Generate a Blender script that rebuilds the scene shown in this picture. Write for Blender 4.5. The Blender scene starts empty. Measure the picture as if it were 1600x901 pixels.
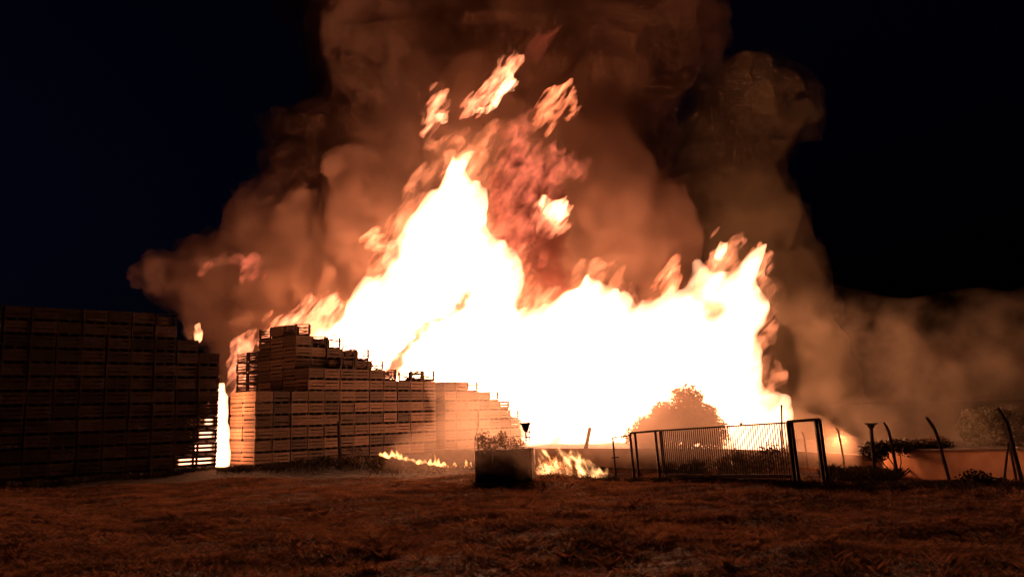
import bpy, math, random
import numpy as np
from mathutils import Vector, Matrix

random.seed(7)
RNG = np.random.default_rng(7)
scene = bpy.context.scene

# ------------------------------------------------------------------ camera
FPX = 1244.0                       # focal length in photo pixels (1600 wide)
EYE = Vector((0.0, 0.0, 1.6))
PITCH = math.atan((644 - 450.5) / FPX)
ROLL = 0.028
_f = Vector((0, math.cos(PITCH), math.sin(PITCH)))
_r0 = Vector((1, 0, 0))
_u0 = Vector((0, -math.sin(PITCH), math.cos(PITCH)))
_r = _r0 * math.cos(ROLL) - _u0 * math.sin(ROLL)
_u = _u0 * math.cos(ROLL) + _r0 * math.sin(ROLL)
cam_data = bpy.data.cameras.new('camera')
cam_data.sensor_width = 36.0
cam_data.lens = 36.0 * FPX / 1600.0
cam_data.clip_start = 0.1
cam_data.clip_end = 3000
cam = bpy.data.objects.new('camera', cam_data)
scene.collection.objects.link(cam)
cam.matrix_world = Matrix(((_r.x, _u.x, -_f.x, EYE.x), (_r.y, _u.y, -_f.y, EYE.y),
                           (_r.z, _u.z, -_f.z, EYE.z), (0, 0, 0, 1)))
scene.camera = cam

# ------------------------------------------------------------------ world: deep night sky
world = bpy.data.worlds.new('World')
scene.world = world
world.use_nodes = True
wn = world.node_tree
wn.nodes.clear()
w_out = wn.nodes.new('ShaderNodeOutputWorld')
w_bg = wn.nodes.new('ShaderNodeBackground')
w_sky = wn.nodes.new('ShaderNodeTexSky')
w_sky.sky_type = 'NISHITA'
w_sky.sun_disc = False
w_sky.sun_elevation = math.radians(-4.0)
w_sky.sun_rotation = math.radians(-100.0)
w_sky.ozone_density = 4.0
SKY_STRENGTH = 0.105
w_bg.inputs['Strength'].default_value = SKY_STRENGTH
wn.links.new(w_sky.outputs[0], w_bg.inputs[0])
wn.links.new(w_bg.outputs[0], w_out.inputs[0])

# ------------------------------------------------------------------ view and sampling
scene.view_settings.view_transform = 'Standard'
scene.view_settings.look = 'None'
scene.view_settings.gamma = 1.0
scene.view_settings.exposure = 0.0
scene.view_settings.use_curve_mapping = False
cy = scene.cycles
cy.use_denoising = True
cy.use_adaptive_sampling = True
cy.adaptive_threshold = 0.03
cy.max_bounces = 5
cy.diffuse_bounces = 2
cy.glossy_bounces = 2
cy.transmission_bounces = 2
cy.transparent_max_bounces = 24
cy.volume_bounces = 2
cy.sample_clamp_indirect = 3.0
cy.volume_step_rate = 1.0
cy.volume_max_steps = 256


def lerp(a, b, t):
    return a + (b - a) * t


def P(px, py, D):
    """point at distance D (along +Y) that the photograph shows at pixel px, py"""
    d = _f + _r * ((px - 800) / FPX) + _u * ((450.5 - py) / FPX)
    return EYE + d * (D / d.y)


# ------------------------------------------------------------------ the light of the fire
def fire_lamp(px, py, D, power, radius=1.6, col=(1.0, 0.31, 0.115)):
    l = bpy.data.lights.new('fire_light', 'POINT')
    l.energy = power
    l.color = col
    l.shadow_soft_size = radius
    o = bpy.data.objects.new('fire_light', l)
    o.location = P(px, py, D)
    scene.collection.objects.link(o)


FIRE_POWER = 0.30
for (px, py, D, pw) in [(600, 500, 59, 9000), (690, 420, 58, 12000), (715, 320, 58, 5000),
                        (790, 560, 57, 14000), (900, 560, 55, 14000), (1000, 570, 54, 12000),
                        (1090, 560, 53, 12000), (1150, 500, 52, 8000), (1180, 620, 52, 5000), (775, 125, 58, 2500), (865, 325, 57, 800), (440, 490, 61, 9000)]:
    fire_lamp(px, py, D, pw * FIRE_POWER)


for (px, py, D, pw, rr) in [(1312, 684, 32, 550, .15), (640, 706, 33.3, 60, .2), (700, 712, 33.3, 60, .2), (870, 722, 30.4, 260, .3), (348, 655, 39.3, 420, .25), (348, 620, 39.3, 300, .25), (348, 700, 39.3, 250, .25)]:
    fire_lamp(px, py, D, pw, rr)


# ------------------------------------------------------------------ materials
def new_mat(name):
    m = bpy.data.materials.new(name)
    m.use_nodes = True
    m.node_tree.nodes.clear()
    return m, m.node_tree.nodes, m.node_tree.links


def surf(name, c1, c2, scale=6.0, rough=0.9, bump=0.3, stretch=(1, 1, 1), detail=5, metal=0.0, dist=0.05, obj_random=0.0, translucent=0.0):
    m, n, l = new_mat(name)
    out = n.new('ShaderNodeOutputMaterial')
    b = n.new('ShaderNodeBsdfPrincipled')
    b.inputs['Roughness'].default_value = rough
    b.inputs['Metallic'].default_value = metal
    tc = n.new('ShaderNodeTexCoord')
    mp = n.new('ShaderNodeMapping')
    mp.inputs['Scale'].default_value = stretch
    nz = n.new('ShaderNodeTexNoise')
    nz.inputs['Scale'].default_value = scale
    nz.inputs['Detail'].default_value = detail
    rp = n.new('ShaderNodeValToRGB')
    rp.color_ramp.elements[0].position = 0.3
    rp.color_ramp.elements[1].position = 0.7
    rp.color_ramp.elements[0].color = (*c1, 1)
    rp.color_ramp.elements[1].color = (*c2, 1)
    l.new(tc.outputs['Object'], mp.inputs[0])
    l.new(mp.outputs[0], nz.inputs['Vector'])
    l.new(nz.outputs[0], rp.inputs[0])
    col = rp.outputs[0]
    if obj_random:
        oi = n.new('ShaderNodeObjectInfo')
        mr = n.new('ShaderNodeMapRange')
        mr.inputs[3].default_value = 1 - obj_random
        mr.inputs[4].default_value = 1 + obj_random * 0.6
        l.new(oi.outputs['Random'], mr.inputs[0])
        mx = n.new('ShaderNodeVectorMath')
        mx.operation = 'SCALE'
        l.new(col, mx.inputs[0])
        l.new(mr.outputs[0], mx.inputs['Scale'])
        col = mx.outputs[0]
        ad = n.new('ShaderNodeVectorMath')
        l.new(tc.outputs['Object'], ad.inputs[0])
        cmb = n.new('ShaderNodeVectorMath')
        cmb.operation = 'SCALE'
        cmb.inputs[0].default_value = (31, 17, 23)
        l.new(oi.outputs['Random'], cmb.inputs['Scale'])
        l.new(cmb.outputs[0], ad.inputs[1])
        l.new(ad.outputs[0], mp.inputs[0])
    l.new(col, b.inputs['Base Color'])
    if bump:
        bp = n.new('ShaderNodeBump')
        bp.inputs['Strength'].default_value = bump
        bp.inputs['Distance'].default_value = dist
        l.new(nz.outputs[0], bp.inputs['Height'])
        l.new(bp.outputs[0], b.inputs['Normal'])
    if translucent:
        tr = n.new('ShaderNodeBsdfTranslucent')
        l.new(col, tr.inputs[0])
        ms = n.new('ShaderNodeMixShader')
        ms.inputs[0].default_value = translucent
        l.new(b.outputs[0], ms.inputs[1])
        l.new(tr.outputs[0], ms.inputs[2])
        l.new(ms.outputs[0], out.inputs['Surface'])
    else:
        l.new(b.outputs[0], out.inputs['Surface'])
    return m


def stretched_position(n, l, scale, rot=0.0, stretch=(1, 1, 1)):
    g = n.new('ShaderNodeNewGeometry')
    m1 = n.new('ShaderNodeMapping')
    m1.inputs['Rotation'].default_value = (0, rot, 0)
    m2 = n.new('ShaderNodeMapping')
    m2.inputs['Scale'].default_value = [scale * s for s in stretch]
    l.new(g.outputs['Position'], m1.inputs[0])
    l.new(m1.outputs[0], m2.inputs[0])
    return m2.outputs[0]


def smoke_mat(name, density, color, aniso=0.2, noise=0.2, lo=0.35, hi=0.65, floor=0.15, step=1.0, hetero=True, detail=3.0):
    m, n, l = new_mat(name)
    out = n.new('ShaderNodeOutputMaterial')
    v = n.new('ShaderNodeVolumePrincipled')
    v.inputs['Color'].default_value = (*color, 1)
    v.inputs['Anisotropy'].default_value = aniso
    v.inputs['Density'].default_value = density
    if hetero:
        pos = stretched_position(n, l, noise)
        nz = n.new('ShaderNodeTexNoise')
        nz.inputs['Scale'].default_value = 1.0
        nz.inputs['Detail'].default_value = detail
        nz.inputs['Roughness'].default_value = 0.66
        l.new(pos, nz.inputs['Vector'])
        mr = n.new('ShaderNodeMapRange')
        mr.inputs[1].default_value = lo
        mr.inputs[2].default_value = hi
        mr.inputs[3].default_value = floor * density
        mr.inputs[4].default_value = density
        l.new(nz.outputs[0], mr.inputs[0])
        l.new(mr.outputs[0], v.inputs['Density'])
    l.new(v.outputs[0], out.inputs['Volume'])
    m.cycles.volume_step_rate = step
    return m


def flame_mat(name, strength, color=(1.0, 0.42, 0.215), noise=0.6, lo=0.40, hi=0.62, floor=0.1, rot=-0.7, stretch=(1, 1, 0.35), step=0.5, detail=4.0, hetero=True):
    m, n, l = new_mat(name)
    out = n.new('ShaderNodeOutputMaterial')
    e = n.new('ShaderNodeEmission')
    e.inputs['Color'].default_value = (*color, 1)
    e.inputs['Strength'].default_value = strength
    if hetero:
        pos = stretched_position(n, l, noise, rot, stretch)
        nz = n.new('ShaderNodeTexNoise')
        nz.inputs['Scale'].default_value = 1.0
        nz.inputs['Detail'].default_value = detail
        nz.inputs['Roughness'].default_value = 0.6
        nz.inputs['Distortion'].default_value = 0.6
        l.new(pos, nz.inputs['Vector'])
        mr = n.new('ShaderNodeMapRange')
        mr.inputs[1].default_value = lo
        mr.inputs[2].default_value = hi
        mr.inputs[3].default_value = floor * strength
        mr.inputs[4].default_value = strength
        l.new(nz.outputs[0], mr.inputs[0])
        l.new(mr.outputs[0], e.inputs['Strength'])
    l.new(e.outputs[0], out.inputs['Volume'])
    m.cycles.volume_step_rate = step
    return m


M = {}
M['soil'] = surf('dry_soil', (0.009, 0.006, 0.004), (0.026, 0.015, 0.010), scale=3.5, bump=1.0, dist=0.3, detail=12)
M['straw'] = surf('dry_grass_blades', (0.11, 0.052, 0.028), (0.33, 0.165, 0.088), scale=1.1, bump=0, rough=1.0, translucent=0.35)
M['weed'] = surf('dark_weeds', (0.02, 0.016, 0.010), (0.07, 0.045, 0.025), scale=0.7, bump=0, rough=1.0, translucent=0.2)
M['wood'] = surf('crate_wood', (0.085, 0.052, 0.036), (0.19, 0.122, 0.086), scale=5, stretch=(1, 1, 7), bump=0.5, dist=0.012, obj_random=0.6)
M['shaded_wood'] = surf('shaded_crate_wood', (0.05, 0.032, 0.028), (0.12, 0.08, 0.07), scale=5, stretch=(1, 1, 7), bump=0.5, dist=0.012, obj_random=0.6)  # darker copy of the crate wood: the left stack's shade put into its colour
M['wood_dark'] = surf('pallet_wood', (0.08, 0.045, 0.03), (0.16, 0.09, 0.06), scale=6, bump=0.3, dist=0.01, obj_random=0.2)
M['char_and_shade'] = surf('charred_and_shaded_wood', (0.015, 0.010, 0.008), (0.06, 0.035, 0.025), scale=9, bump=0.6, dist=0.02)  # burnt wood; on the pallet bases this tone paints in gap shade
M['iron'] = surf('rusty_iron', (0.03, 0.018, 0.014), (0.07, 0.035, 0.025), scale=8, rough=0.55, bump=0.2, dist=0.004, metal=0.3)
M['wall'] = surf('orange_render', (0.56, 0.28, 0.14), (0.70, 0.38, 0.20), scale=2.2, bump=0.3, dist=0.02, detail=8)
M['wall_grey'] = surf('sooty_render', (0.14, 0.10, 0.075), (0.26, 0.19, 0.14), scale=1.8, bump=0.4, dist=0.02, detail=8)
M['wall_dark'] = surf('dark_render', (0.03, 0.021, 0.017), (0.09, 0.065, 0.05), scale=3.5, bump=0.9, dist=0.02, detail=8)  # darker tone of the grey render, for the wall end alone
M['concrete'] = surf('weathered_concrete', (0.10, 0.08, 0.065), (0.20, 0.16, 0.13), scale=7, bump=0.4, dist=0.01)
M['dry_scrub'] = surf('dry_scrub_leaves', (0.07, 0.042, 0.026), (0.19, 0.115, 0.07), scale=1.5, bump=0, rough=1.0, translucent=0.45)
M['leaf'] = surf('bush_leaves', (0.03, 0.035, 0.018), (0.08, 0.085, 0.045), scale=1.2, bump=0, rough=0.7, translucent=0.25)
M['bark'] = surf('bark', (0.04, 0.028, 0.02), (0.10, 0.07, 0.05), scale=9, bump=0.6, dist=0.02)
M['fire'] = flame_mat('fire_glow', 4.2, noise=0.8, floor=0.15, lo=0.40, hi=0.62, step=0.2, detail=6)
M['wisp_bright'] = flame_mat('bright_wisp', 12.0, noise=2.2, floor=0.1, lo=0.44, hi=0.62, step=0.3, color=(1.0, 0.38, 0.17), detail=5)
M['wisp'] = flame_mat('flame_wisp', 3.2, noise=2.6, floor=0.0, lo=0.44, hi=0.66, step=0.1, color=(1.0, 0.27, 0.12), detail=6, stretch=(1, .4, .3))
M['red_wisp'] = flame_mat('red_flame_wisp', 0.8, noise=1.1, floor=0.0, lo=0.48, hi=0.72, step=0.3, color=(1.0, 0.20, 0.10), stretch=(1, 1, 0.6))
M['small_flame'] = flame_mat('ground_flame', 22.0, noise=3.0, floor=0.05, lo=0.40, hi=0.6, step=0.6, color=(1.0, 0.40, 0.13), rot=0.2)
M['gap_flame'] = flame_mat('gap_flame', 9.0, noise=1.2, floor=0.6, hetero=False)
M['smoke'] = smoke_mat('thick_smoke', 0.42, (0.40, 0.285, 0.23), noise=0.5, lo=0.38, hi=0.64, floor=0.2, step=0.25, detail=5)
M['far_smoke'] = smoke_mat('far_smoke', 0.32, (0.42, 0.36, 0.26), noise=0.45, lo=0.38, hi=0.64, floor=0.15, step=0.3, detail=5)
M['thin_smoke'] = smoke_mat('thin_smoke', 0.065, (0.50, 0.43, 0.33), noise=0.34, lo=0.42, hi=0.66, floor=0.04, step=0.5)


# ------------------------------------------------------------------ object helpers
def link_mesh(name, me, mat, parent=None):
    o = bpy.data.objects.new(name, me)
    if mat is not None and len(me.materials) == 0:
        me.materials.append(mat)
    scene.collection.objects.link(o)
    if parent is not None:
        o.parent = parent
    return o


def tag(o, label=None, cat=None, group=None, kind=None):
    if label: o['label'] = label
    if cat: o['category'] = cat
    if group: o['group'] = group
    if kind: o['kind'] = kind
    return o


def empty(name, loc=(0, 0, 0), rz=0.0):
    o = bpy.data.objects.new(name, None)
    o.location = loc
    o.rotation_euler = (0, 0, rz)
    scene.collection.objects.link(o)
    return o


def np_mesh(name, verts, faces):
    """verts (n,3), faces (m,k) with k = 3 or 4"""
    me = bpy.data.meshes.new(name)
    verts = np.asarray(verts, dtype=np.float32)
    faces = np.asarray(faces, dtype=np.int32)
    k = faces.shape[1]
    me.vertices.add(len(verts))
    me.vertices.foreach_set('co', verts.ravel())
    me.loops.add(len(faces) * k)
    me.loops.foreach_set('vertex_index', faces.ravel())
    me.polygons.add(len(faces))
    me.polygons.foreach_set('loop_start', np.arange(0, len(faces) * k, k, dtype=np.int32))
    me.polygons.foreach_set('loop_total', np.full(len(faces), k, dtype=np.int32))
    me.update(calc_edges=True)
    me.validate()
    return me


class MB:
    """collects boxes, bars and tubes into one mesh"""
    def __init__(self):
        self.v, self.f = [], []

    def hexa(self, c):
        b = len(self.v)
        self.v += [tuple(p) for p in c]
        for q in ((0, 3, 2, 1), (4, 5, 6, 7), (0, 1, 5, 4), (1, 2, 6, 5), (2, 3, 7, 6), (3, 0, 4, 7)):
            self.f.append(tuple(b + i for i in q))

    def box(self, x0, x1, y0, y1, z0, z1):
        self.hexa([(x0, y0, z0), (x1, y0, z0), (x1, y1, z0), (x0, y1, z0), (x0, y0, z1), (x1, y0, z1), (x1, y1, z1), (x0, y1, z1)])

    def bar(self, a, b, w, h=None, up=(0, 0, 1)):
        a, b = Vector(a), Vector(b)
        h = h or w
        d = (b - a).normalized()
        up = Vector(up)
        s = d.cross(up)
        if s.length < 1e-3:
            s = d.cross(Vector((0, 1, 0)))
        s.normalize()
        t = s.cross(d).normalized()
        s *= w / 2
        t *= h / 2
        self.hexa([a - s - t, a + s - t, a + s + t, a - s + t, b - s - t, b + s - t, b + s + t, b - s + t])

    def tube(self, pts, rads, n=7):
        base = len(self.v)
        pts = [Vector(p) for p in pts]
        for i, p in enumerate(pts):
            d = (pts[min(i + 1, len(pts) - 1)] - pts[max(i - 1, 0)]).normalized()
            s = d.cross(Vector((0.13, 1, 0.07))).normalized()
            t = s.cross(d).normalized()
            for k in range(n):
                a = 2 * math.pi * k / n
                self.v.append(tuple(p + (s * math.cos(a) + t * math.sin(a)) * rads[i]))
        for i in range(len(pts) - 1):
            for k in range(n):
                a, b = base + i * n + k, base + i * n + (k + 1) % n
                self.f.append((a, b, b + n, a + n))
        self.f.append(tuple(base + k for k in reversed(range(n))))
        self.f.append(tuple(base + (len(pts) - 1) * n + k for k in range(n)))

    def mesh(self, name):
        me = bpy.data.meshes.new(name)
        me.from_pydata(self.v, [], self.f)
        me.update()
        return me

    def build(self, name, mat, parent=None):
        return link_mesh(name, self.mesh(name), mat, parent)


# ------------------------------------------------------------------ implicit shapes for flames and smoke
def grid_noise(shape, cells, rng):
    """smooth value noise in 0..1 sampled on a grid; cells = lattice cells along each axis"""
    lat = rng.random([c + 3 for c in cells]).astype(np.float32)
    out = lat
    for ax in range(3):
        t = np.linspace(0, cells[ax], shape[ax], dtype=np.float32)
        i = np.minimum(t.astype(int), cells[ax])
        fr = t - i
        fr = fr * fr * (3 - 2 * fr)
        sh = [1, 1, 1]
        sh[ax] = -1
        fr = fr.reshape(sh)
        out = np.take(out, i, axis=ax) * (1 - fr) + np.take(out, i + 1, axis=ax) * fr
    return out


def poly_sdf(xs, zs, poly):
    """signed distance (positive inside) to a closed polygon on the grid xs × zs"""
    X, Z = np.meshgrid(xs, zs, indexing='ij')
    d = np.full(X.shape, 1e9, dtype=np.float32)
    ins = np.zeros(X.shape, dtype=bool)
    n = len(poly)
    for i in range(n):
        ax, az = poly[i]
        bx, bz = poly[(i + 1) % n]
        ex, ez = bx - ax, bz - az
        wx, wz = X - ax, Z - az
        t = np.clip((wx * ex + wz * ez) / max(ex * ex + ez * ez, 1e-9), 0, 1)
        d = np.minimum(d, np.hypot(wx - t * ex, wz - t * ez))
        c = ((az > Z) != (bz > Z)) & (X < (bx - ax) * (Z - az) / (bz - az + 1e-12) + ax)
        ins ^= c
    return np.where(ins, d, -d)


def surface_nets(F, origin, h):
    """closed quad mesh round F > 0"""
    F = np.pad(F, 1, constant_values=-1.0)
    origin = np.array(origin) - h
    s = F > 0
    nx, ny, nz = F.shape
    acc = np.zeros((nx - 1, ny - 1, nz - 1, 3), dtype=np.float32)
    cnt = np.zeros((nx - 1, ny - 1, nz - 1), dtype=np.float32)
    sl = [slice(0, -1), slice(1, None)]
    for ax in range(3):
        o1, o2 = [a for a in range(3) if a != ax]
        for p in (0, 1):
            for q in (0, 1):
                i0 = [None] * 3
                i1 = [None] * 3
                i0[ax], i1[ax] = sl[0], sl[1]
                i0[o1] = i1[o1] = sl[p]
                i0[o2] = i1[o2] = sl[q]
                a, b = F[tuple(i0)], F[tuple(i1)]
                cr = (a > 0) != (b > 0)
                t = np.where(cr, a / np.where(cr, a - b, 1), 0)
                acc[..., ax] += np.where(cr, t, 0)
                acc[..., o1] += np.where(cr, p, 0)
                acc[..., o2] += np.where(cr, q, 0)
                cnt += cr
    act = cnt > 0
    idx = np.full(act.shape, -1, dtype=np.int64)
    idx[act] = np.arange(act.sum())
    cell = np.argwhere(act).astype(np.float32)
    verts = (cell + acc[act] / cnt[act][:, None]) * h + origin
    quads = []
    for ax in range(3):
        o1, o2 = [(1, 2), (2, 0), (0, 1)][ax]
        i0 = [slice(1, -1)] * 3
        i1 = [slice(1, -1)] * 3
        i0[ax], i1[ax] = slice(0, -1), slice(1, None)
        a, b = s[tuple(i0)], s[tuple(i1)]
        e = np.argwhere(a != b)
        flip = a[tuple(e.T)]
        base = e.copy()
        for o in (o1, o2):
            base[:, o] += 1
        c = []
        for (d1, d2) in ((-1, -1), (0, -1), (0, 0), (-1, 0)):
            k = base.copy()
            k[:, o1] += d1
            k[:, o2] += d2
            c.append(idx[tuple(k.T)])
        q = np.stack(c, 1)
        q[~flip] = q[~flip][:, ::-1]
        quads.append(q)
    return verts, np.concatenate(quads)


LAT = RNG.random((64, 64, 64)).astype(np.float32)


def vnoise(x, y, z, seed=0):
    """value noise 0..1 at any coordinates (cell size 1)"""
    o = np.random.default_rng(seed).random(3) * 64
    r = []
    for c, k in ((x, o[0]), (y, o[1]), (z, o[2])):
        c = c + np.float32(k)
        i = np.floor(c)
        f = c - i
        i = i.astype(np.int32)
        r.append((i & 63, (i + 1) & 63, f * f * (3 - 2 * f)))
    (x0, x1, fx), (y0, y1, fy), (z0, z1, fz) = r
    a = LAT[x0, y0, z0] * (1 - fx) + LAT[x1, y0, z0] * fx
    b = LAT[x0, y1, z0] * (1 - fx) + LAT[x1, y1, z0] * fx
    c = LAT[x0, y0, z1] * (1 - fx) + LAT[x1, y0, z1] * fx
    d = LAT[x0, y1, z1] * (1 - fx) + LAT[x1, y1, z1] * fx
    return (a * (1 - fy) + b * fy) * (1 - fz) + (c * (1 - fy) + d * fy) * fz


def puff(name, outline, mat, D, T, R, h, amps, billow=False, seed=1, ystretch=1.0, zst=1.0, label=None, cat=None, kind='stuff', lowy=0.0,
         soft=False, warp=(), shear=0.0, grow=0.0):
    """a body of flame or smoke: outline in photo pixels at distance D (number or function of px), half thickness T.
    amps: (feature size in m, amplitude in m); warp: the same, bending the outline itself; soft: thins gradually to its edge"""
    Df = D if callable(D) else (lambda px: D)
    pts = [P(px, py, Df(px)) for px, py in outline]
    mg = sum(a for _, a in amps) * (R if False else 1) + sum(a for _, a in warp) * .7 + h * 3
    x0, x1 = min(p.x for p in pts) - mg, max(p.x for p in pts) + mg
    z0, z1 = min(p.z for p in pts) - mg, max(p.z for p in pts) + mg
    xs = np.arange(x0, x1, h, dtype=np.float32)
    zs = np.arange(z0, z1, h, dtype=np.float32)
    d2 = poly_sdf(xs, zs, [(p.x, p.z) for p in pts]).astype(np.float32)
    pxs = np.linspace(min(p[0] for p in outline), max(p[0] for p in outline), 60)
    tab = sorted((P(a, 500, Df(a)).x, Df(a)) for a in pxs)
    yc = np.interp(xs, [t[0] for t in tab], [t[1] for t in tab]).astype(np.float32)
    m2 = T * (1 + sum(a for _, a in amps) / R) + lowy
    ys = np.arange(yc.min() - m2, yc.max() + m2, h, dtype=np.float32)
    X, Y, Z = np.meshgrid(xs, ys, zs, indexing='ij')
    XS = X - shear * Z
    k = seed * 100
    dy = Y - yc[:, None, None]
    if lowy:
        dy = dy + (vnoise(XS / 8, Z * 0, Z / 8, k + 1) - 0.5) * 2 * lowy
    if warp:
        wx = np.zeros_like(X)
        wz = np.zeros_like(X)
        for q, (size, amp) in enumerate(warp):
            wx += (vnoise(XS / size, Y / (size * 2), Z / (size * zst), k + 10 + q) - .5) * 2 * amp
            wz += (vnoise(XS / size, Y / (size * 2), Z / (size * zst), k + 20 + q) - .5) * 2 * amp * zst
        gi = np.clip((X + wx - xs[0]) / h, 0, len(xs) - 1.001)
        gj = np.clip((Z + wz - zs[0]) / h, 0, len(zs) - 1.001)
        a, b = gi.astype(np.int32), gj.astype(np.int32)
        fa, fb = gi - a, gj - b
        d = (d2[a, b] * (1 - fa) + d2[a + 1, b] * fa) * (1 - fb) + (d2[a, b + 1] * (1 - fa) + d2[a + 1, b + 1] * fa) * fb
        XS = XS + wx
        Z = Z + wz
    else:
        d = np.broadcast_to(d2[:, None, :], X.shape)
    sgn = np.clip(d / R, -3, 1)
    if soft:
        F = sgn * R - np.abs(dy) * R / T
    else:
        F = R - np.sqrt(((1 - sgn) * R) ** 2 + (dy * R / T) ** 2)
    F = F + grow
    for q, (size, amp) in enumerate(amps):
        nz = vnoise(XS / size, Y / (size * ystretch), Z / (size * zst), k + 40 + q)
        F = F + ((np.abs(2 * nz - 1) * 2.4 - 1) * amp if billow else (nz - 0.5) * 2 * amp)
    # close the body at the borders of its grid
    F[0], F[-1], F[:, 0], F[:, -1], F[:, :, 0], F[:, :, -1] = (-1,) * 6
    v, q = surface_nets(F.astype(np.float32), (xs[0], ys[0], zs[0]), h)
    if len(v) == 0:
        return None
    me = np_mesh(name, v, q)
    me.polygons.foreach_set('use_smooth', np.ones(len(me.polygons), dtype=bool))
    o = link_mesh(name, me, mat)
    tag(o, label, cat, None, kind)
    return o


# ================================================================== GROUND
def ramp(t, a, b):
    t = min(1.0, max(0.0, (t - a) / (b - a)))
    return t * t * (3 - 2 * t)


def ground_z(x, y):
    z = -0.030 * min(max(y, 0), 27)
    z += 0.22 * ramp(y, 28, 36) * (1 - ramp(x, 5, 14))
    z -= 0.45 * ramp(x, 10, 16) * ramp(y, 21, 30)
    # low grassy bank in front of the big stack
    z += 0.42 * math.exp(-((x + 7.0) / 4.2) ** 2 - ((y - 35.0) / 2.2) ** 2)
    z += 0.07 * math.sin(x * 0.55 + 1.3) * math.sin(y * 0.43 + 0.4) + 0.04 * math.sin(x * 1.3 + y * 0.9)
    return z


TERRAIN = {}


def terrain_z(x, y):
    """height of the finished ground sheet"""
    xs, ys, z = TERRAIN['xs'], TERRAIN['ys'], TERRAIN['z']
    i = np.clip(np.searchsorted(xs, x) - 1, 0, len(xs) - 2)
    j = np.clip(np.searchsorted(ys, y) - 1, 0, len(ys) - 2)
    a = (x - xs[i]) / (xs[i + 1] - xs[i])
    b = (y - ys[j]) / (ys[j + 1] - ys[j])
    return (z[i, j] * (1 - a) + z[i + 1, j] * a) * (1 - b) + (z[i, j + 1] * (1 - a) + z[i + 1, j + 1] * a) * b


def build_ground():
    def axis(lo, hi, fine_lo, fine_hi, fine, coarse):
        a = list(np.arange(fine_lo, fine_hi, fine))
        left, s, p = [], fine, fine_lo
        while p > lo:
            s *= 1.35
            p -= s
            left.append(p)
        right, s, p = [], fine, fine_hi
        while p < hi:
            right.append(p)
            s *= 1.35
            p += s
        right.append(hi)
        return list(reversed(left)) + a + right
    xs = axis(-1200, 1200, -34, 34, 0.3, 30)
    ys = axis(-300, 2200, 5, 62, 0.3, 30)
    bumps = grid_noise((len(xs), 1, len(ys)), (len(xs) // 5, 1, len(ys) // 5), RNG)[:, 0, :] - 0.5
    bumps2 = RNG.random((len(xs), len(ys))) - 0.5
    v = np.zeros((len(xs), len(ys), 3), dtype=np.float32)
    for i, x in enumerate(xs):
        for j, y in enumerate(ys):
            near = 1.0 if y < 30 else 0.3
            v[i, j] = (x, y, ground_z(x, y) + (bumps[i, j] * 0.09 + bumps2[i, j] * 0.05) * near)
    TERRAIN.update(xs=np.array(xs), ys=np.array(ys), z=v[:, :, 2].copy())
    ny = len(ys)
    I, J = np.meshgrid(np.arange(len(xs) - 1), np.arange(ny - 1), indexing='ij')
    a = (I * ny + J).ravel()
    q = np.stack([a, a + ny, a + ny + 1, a + 1], 1)
    me = np_mesh('ground', v.reshape(-1, 3), q)
    me.polygons.foreach_set('use_smooth', np.ones(len(me.polygons), dtype=bool))
    tag(link_mesh('ground', me, M['soil']), kind='structure')


build_ground()


def blades(name, pos, hgt, wid, lean, mat):
    n = len(pos)
    ang = RNG.random(n) * math.pi * 2
    dx, dy = np.cos(ang) * wid / 2, np.sin(ang) * wid / 2
    la = RNG.random(n) * math.pi * 2
    lx, ly = np.cos(la) * lean * hgt, np.sin(la) * lean * hgt
    z = terrain_z(pos[:, 0], pos[:, 1]) - 0.012
    v = np.zeros((n, 4, 3), dtype=np.float32)
    v[:, 0] = np.stack([pos[:, 0] - dx, pos[:, 1] - dy, z], 1)
    v[:, 1] = np.stack([pos[:, 0] + dx, pos[:, 1] + dy, z], 1)
    v[:, 2] = np.stack([pos[:, 0] + lx * .5 + dx * .6, pos[:, 1] + ly * .5 + dy * .6, z + hgt * 0.6], 1)
    v[:, 3] = np.stack([pos[:, 0] + lx * 1.4, pos[:, 1] + ly * 1.4, z + hgt], 1)
    b = np.arange(n) * 4
    f = np.concatenate([np.stack([b, b + 1, b + 2], 1), np.stack([b, b + 2, b + 3], 1)])
    return link_mesh(name, np_mesh(name, v.reshape(-1, 3), f), mat)


def build_grass():
    n = 560000
    y = 7.5 + (RNG.random(n) ** 0.8) * 24
    x = (RNG.random(n) * 2 - 1) * (y * 0.70 + 1.5)
    g1 = grid_noise((160, 1, 100), (40, 1, 25), RNG)[:, 0, :] + grid_noise((160, 1, 100), (90, 1, 60), RNG)[:, 0, :] * .6
    clump = g1[((x + 28) / 56 * 159).astype(int).clip(0, 159), ((y - 7) / 26 * 99).astype(int).clip(0, 99)] * 1.6 - 1.25
    keep = RNG.random(n) < 0.85 + 0.25 * clump
    x, y, clump = x[keep], y[keep], clump[keep]
    h = (0.025 + 0.05 * RNG.random(len(x))) * np.clip(1 + 0.4 * clump, .75, 2)
    # taller tufts
    nt = 900
    ty = 8 + RNG.random(nt) * 20
    tx = (RNG.random(nt) * 2 - 1) * (ty * 0.70 + 1.5)
    k = RNG.integers(8, 26, nt)
    sz = 0.07 + 0.09 * RNG.random(nt) ** 2
    x = np.concatenate([x, np.repeat(tx, k) + RNG.normal(0, .05, k.sum())])
    y = np.concatenate([y, np.repeat(ty, k) + RNG.normal(0, .05, k.sum())])
    h = np.concatenate([h, np.repeat(sz, k) * (.6 + .6 * RNG.random(k.sum()))])
    o = blades('dry_grass', np.stack([x, y], 1), h, 0.0035 + 0.00045 * y, 0.9, M['straw'])
    tag(o, 'short dry trampled grass over the dark foreground field', 'grass', kind='stuff')


build_grass()


# ================================================================== CRATES
CW, CD, CH = 1.0, 1.2, 0.6        # along u, along v, height


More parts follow.
